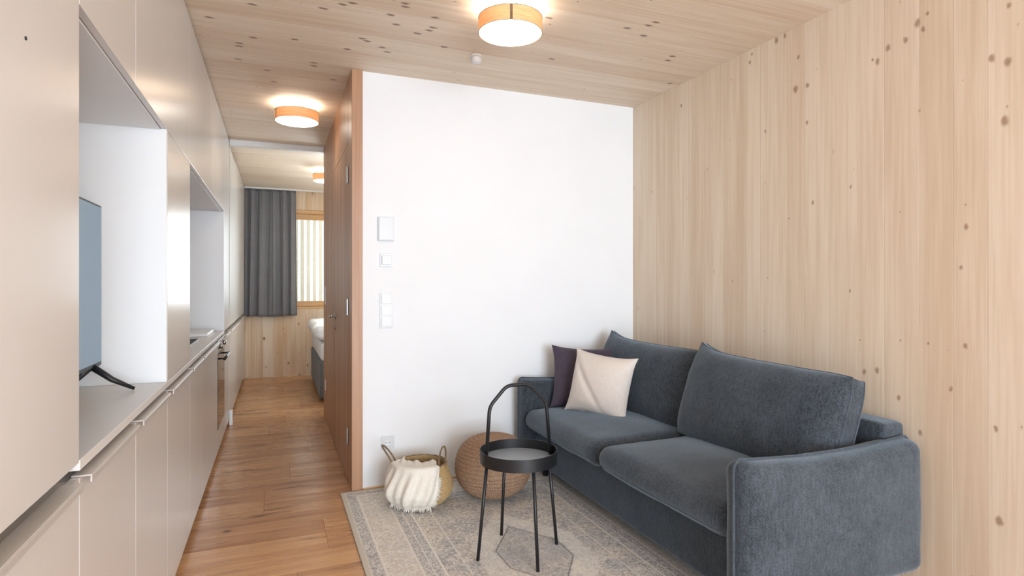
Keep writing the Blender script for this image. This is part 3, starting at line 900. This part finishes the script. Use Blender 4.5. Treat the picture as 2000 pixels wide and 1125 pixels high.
# ------------------------------------------------------------------ seagrass basket with cream throw
BX, BY = .785, 3.335
bk = thing('basket', 'woven seagrass belly basket with two loop handles beside the pouf', 'basket', (BX, BY, ZR))
ctrl = [(.0, .115), (.02, .150), (.06, .180), (.105, .193), (.15, .187), (.20, .170), (.25, .156), (.27, .154)]
def brad(z):
    for (za, ra), (zb, rb) in zip(ctrl, ctrl[1:]):
        if za <= z <= zb:
            s = (z - za) / (zb - za); return ra + (rb - ra) * s
    return ctrl[-1][1] if z > .2 else ctrl[0][1]
prof = [(.001, .003), (.115, .001)]
nr, pp = 27, 4
for i in range(nr * pp + 1):
    z = .27 * i / (nr * pp)
    prof.append((brad(z) + .0028 * abs(math.sin(PI * i / pp)), z + .001))
for i in range(20):
    z = .27 - .255 * i / 19
    prof.append((brad(z) - .009, z + .001))
prof.append((.001, .014))
def weave(a, i):
    i -= 2
    if i < 0 or i > nr * pp: return 0
    row = i // pp
    w = abs(math.sin(PI * (i % pp) / pp))
    return .0022 * w * math.sin(a * 44 + (row % 2) * PI)
lathe('body', prof, 'seagrass', bk, 264, weave, True, True)
# rim braid
bm = bmesh.new()
tube_into(bm, [(.152 * math.cos(2 * PI * k / 60), .152 * math.sin(2 * PI * k / 60), .272 + .002 * math.sin(k * 2.1)) for k in range(60)], .0055, 8, True)
link('rim', bm_mesh(bm, 'rim', True), 'handle_rope', bk)
def loop_handle(a0, lean_out, hh):
    bm = bmesh.new()
    c = Vector((math.cos(a0), math.sin(a0), 0)); t_ = Vector((-math.sin(a0), math.cos(a0), 0))
    pts = []
    for k in range(33):
        s = k / 32 * PI
        pts.append(c * (.150 + lean_out * math.sin(s) ** 1.2) + t_ * (.036 * math.cos(s) * (1 + .25 * math.sin(s))) + Vector((0, 0, .222 + (hh + .05) * math.sin(s) ** .8)))
    tube_into(bm, pts, .0055, 8)
    link('handle', bm_mesh(bm, 'loop', True), 'handle_rope', bk)
va = math.atan2(-BY, -BX)            # direction towards the viewer's side of the room
bk.scale = (.96, .96, .85)
loop_handle(va - PI / 2 - .16, .085, .115)
loop_handle(va + PI / 2 - .62, .012, .130)
# cream throw hanging over the rim
th = thing('throw_blanket', 'cream fringed throw hanging out of the woven basket', 'blanket', (BX, BY, ZR))
th.scale = (.96, .96, .85)
A0, A1 = va - 1.55, va + .66
na, ns = 90, 46
def throw_pt(u, s, lift=.006):
    a = A0 + (A1 - .50 * max(0, s - .3) - A0) * u
    # s: 0 inside the basket, .2 at the rim, 1 at the hem
    fold = .007 * math.sin(u * 23 + 1.5 * s) + .006 * math.sin(u * 41 + 3 * s + 1) + .006 * noise.noise(Vector((u * 6, s * 4, 3.)))
    hem = .030 + .010 * math.sin(u * 9) + (.10 * max(0, .16 - u) / .16)
    if s < .2:
        q = s / .2
        z = .272 + .017 * q ** 2 + .7 * fold * (1 - q) + .006 * math.sin(q * 9 + u * 5) * (1 - q); r = .150
        w = Vector((r * math.cos(a), r * math.sin(a), 0)) - Vector((math.cos(va), math.sin(va), 0)) * .17 * (1 - q)
        if w.length > .136 + .014 * q: w = w.normalized() * (.136 + .014 * q)
        return Vector((w.x, w.y, z))
    else:
        q = (s - .2) / .8
        z = .289 + (hem - .289) * q ** 1.05
        r = max(brad(max(0, min(.27, z))) + .008, .162 * (1 - q) + brad(max(.0, min(.27, z))) * q) + lift + .006 + fold * min(1, q * 2.5) + .010 * math.sin(PI * q)
        if q < .12: r += .0
    k = .88 + .12 * u
    return Vector((r * math.cos(a), r * math.sin(a), max(.006, z)))
bm = bmesh.new()
for layer in (0, 1):
    pass
g = [[[bm.verts.new(throw_pt(i / na, j / ns, .004 + .004 * l)) for j in range(ns + 1)] for i in range(na + 1)] for l in (0, 1)]
for l in (0, 1):
    for i in range(na):
        for j in range(ns):
            q = [g[l][i][j], g[l][i + 1][j], g[l][i + 1][j + 1], g[l][i][j + 1]]
            bm.faces.new(q if l else q[::-1])
for i in range(na):
    for j in (0, ns):
        bm.faces.new([g[0][i][j], g[0][i + 1][j], g[1][i + 1][j], g[1][i][j]])
for j in range(ns):
    for i in (0, na):
        bm.faces.new([g[0][i][j], g[0][i][j + 1], g[1][i][j + 1], g[1][i][j]])
link('cloth', bm_mesh(bm, 'cloth', True), 'throw', th)
bm = bmesh.new()
def strand(p, out, down):
    w = Vector((random.uniform(-1, 1), random.uniform(-1, 1), 0)) * .006
    e = p + out + Vector((0, 0, -down)) + w
    e.z = max(e.z, .004)
    m_ = p.lerp(e, .5) + Vector((0, 0, -.002)) + out * .2
    tube_into(bm, [p, m_, e], [.0022, .002, .0012], 5)
for k in range(120):
    u = (k + .5) / 120
    p = throw_pt(u, 1., .006); a = A0 + (A1 - A0) * u
    strand(p, Vector((math.cos(a), math.sin(a), 0)) * random.uniform(-.004, .012), random.uniform(.02, .036))
for k in range(44):
    s = .45 + .55 * k / 44
    p = throw_pt(1., s, .006)
    tang = Vector((-math.sin(A1), math.cos(A1), 0))
    strand(p, tang * random.uniform(.012, .028), random.uniform(.006, .02))
fo = link('fringe', bm_mesh(bm, 'fringe', True), 'throw', th); fo['kind'] = 'stuff'

# ------------------------------------------------------------------ bedroom: curtain, rail, bed, duvet
cr = box('curtain_rail', (XL + .003, 8.595, H - .022), (2.3, 8.625, H - .0005), 'white', None, .002)
tag(cr, 'slim white curtain rail on the bedroom ceiling', 'curtain rail')
cu = thing('curtain', 'dark grey pleated curtain hanging beside bedroom window', 'curtain', (0, 8.61, 0))
cx0, cx1, cz0, cz1 = -.372, .262, .842, H - .026
bm = bmesh.new(); nu, nv = 150, 40
def cpt(u, v, l):
    # v 0 top .. 1 bottom
    x = cx0 + (cx1 - cx0) * u + (.022 * v * (u - .2)) - .014 * v * (1 - u)
    ph = u * 2 * PI * 5.2 + .9 * math.sin(u * 7) + .3 * v
    amp = .020 + .016 * v * (.6 + .4 * math.sin(u * 11))
    yv = amp * math.sin(ph) + .008 * math.sin(ph * 2.3 + 1) * v - .004 * (1 - v) * math.sin(u * 120)
    return Vector((x, yv + l * .003, cz1 + (cz0 - cz1) * v + .004 * math.sin(u * 9) * v))
g = [[[bm.verts.new(cpt(i / nu, j / nv, l)) for j in range(nv + 1)] for i in range(nu + 1)] for l in (0, 1)]
for l in (0, 1):
    for i in range(nu):
        for j in range(nv):
            bm.faces.new([g[l][i][j], g[l][i + 1][j], g[l][i + 1][j + 1], g[l][i][j + 1]])
for i in range(nu):
    for j in (0, nv): bm.faces.new([g[0][i][j], g[0][i + 1][j], g[1][i + 1][j], g[1][i][j]])
for j in range(nv):
    for i in (0, nu): bm.faces.new([g[0][i][j], g[0][i][j + 1], g[1][i][j + 1], g[1][i][j]])
link('fabric_panel', bm_mesh(bm, 'drape', True), 'curtain', cu)
tape = box('header_tape', (cx0, -.006, cz1 - .002), (cx1, .008, cz1 + .0035), 'curtain', cu)

bd_ = thing('bed', 'grey upholstered box-spring bed in the far room', 'bed', (0, 0, 0))
BX0, BX1, BY0, BY1 = .445, 2.43, 6.58, 8.28
link('base', soft_box(((BX1 - BX0) / 2, (BY1 - BY0) / 2, .20), .02, 16, (0, 0, 0), .001, 5), 'bed_grey', bd_, ((BX0 + BX1) / 2, (BY0 + BY1) / 2, .24))
link('mattress', soft_box(((BX1 - BX0) / 2 - .01, (BY1 - BY0) / 2 - .01, .10), .04, 18, (0, 0, 0), .002, 5), 'bed_white', bd_, ((BX0 + BX1) / 2, (BY0 + BY1) / 2, .54))
for xx in (BX0 + .08, BX1 - .08):
    for yy in (BY0 + .08, BY1 - .08):
        bm = bmesh.new(); tube_into(bm, [(xx, yy, .0005), (xx, yy, .05)], .025, 12)
        link('leg', bm_mesh(bm, 'bed_leg', True), 'black', bd_)
def dv(y0, y1, z, seed, label):
    hx_, hy_ = .80, (y1 - y0) / 2
    def dents(p):
        q = Vector(p)
        return q
    o = link('duvet', soft_box((hx_, hy_, .075), .06, 26, (.02, 0, .014), .012, 5.5, seed, dents), 'bed_white', None, (BX0 + hx_ - .035, (y0 + y1) / 2, z))
    tag(o, label, 'duvet', None)
dv(6.60, 7.42, .745, 2., 'white duvet on the bed half nearer the brown corridor wall')
dv(7.44, 8.26, .745, 6., 'white duvet on the bed half nearer the window')
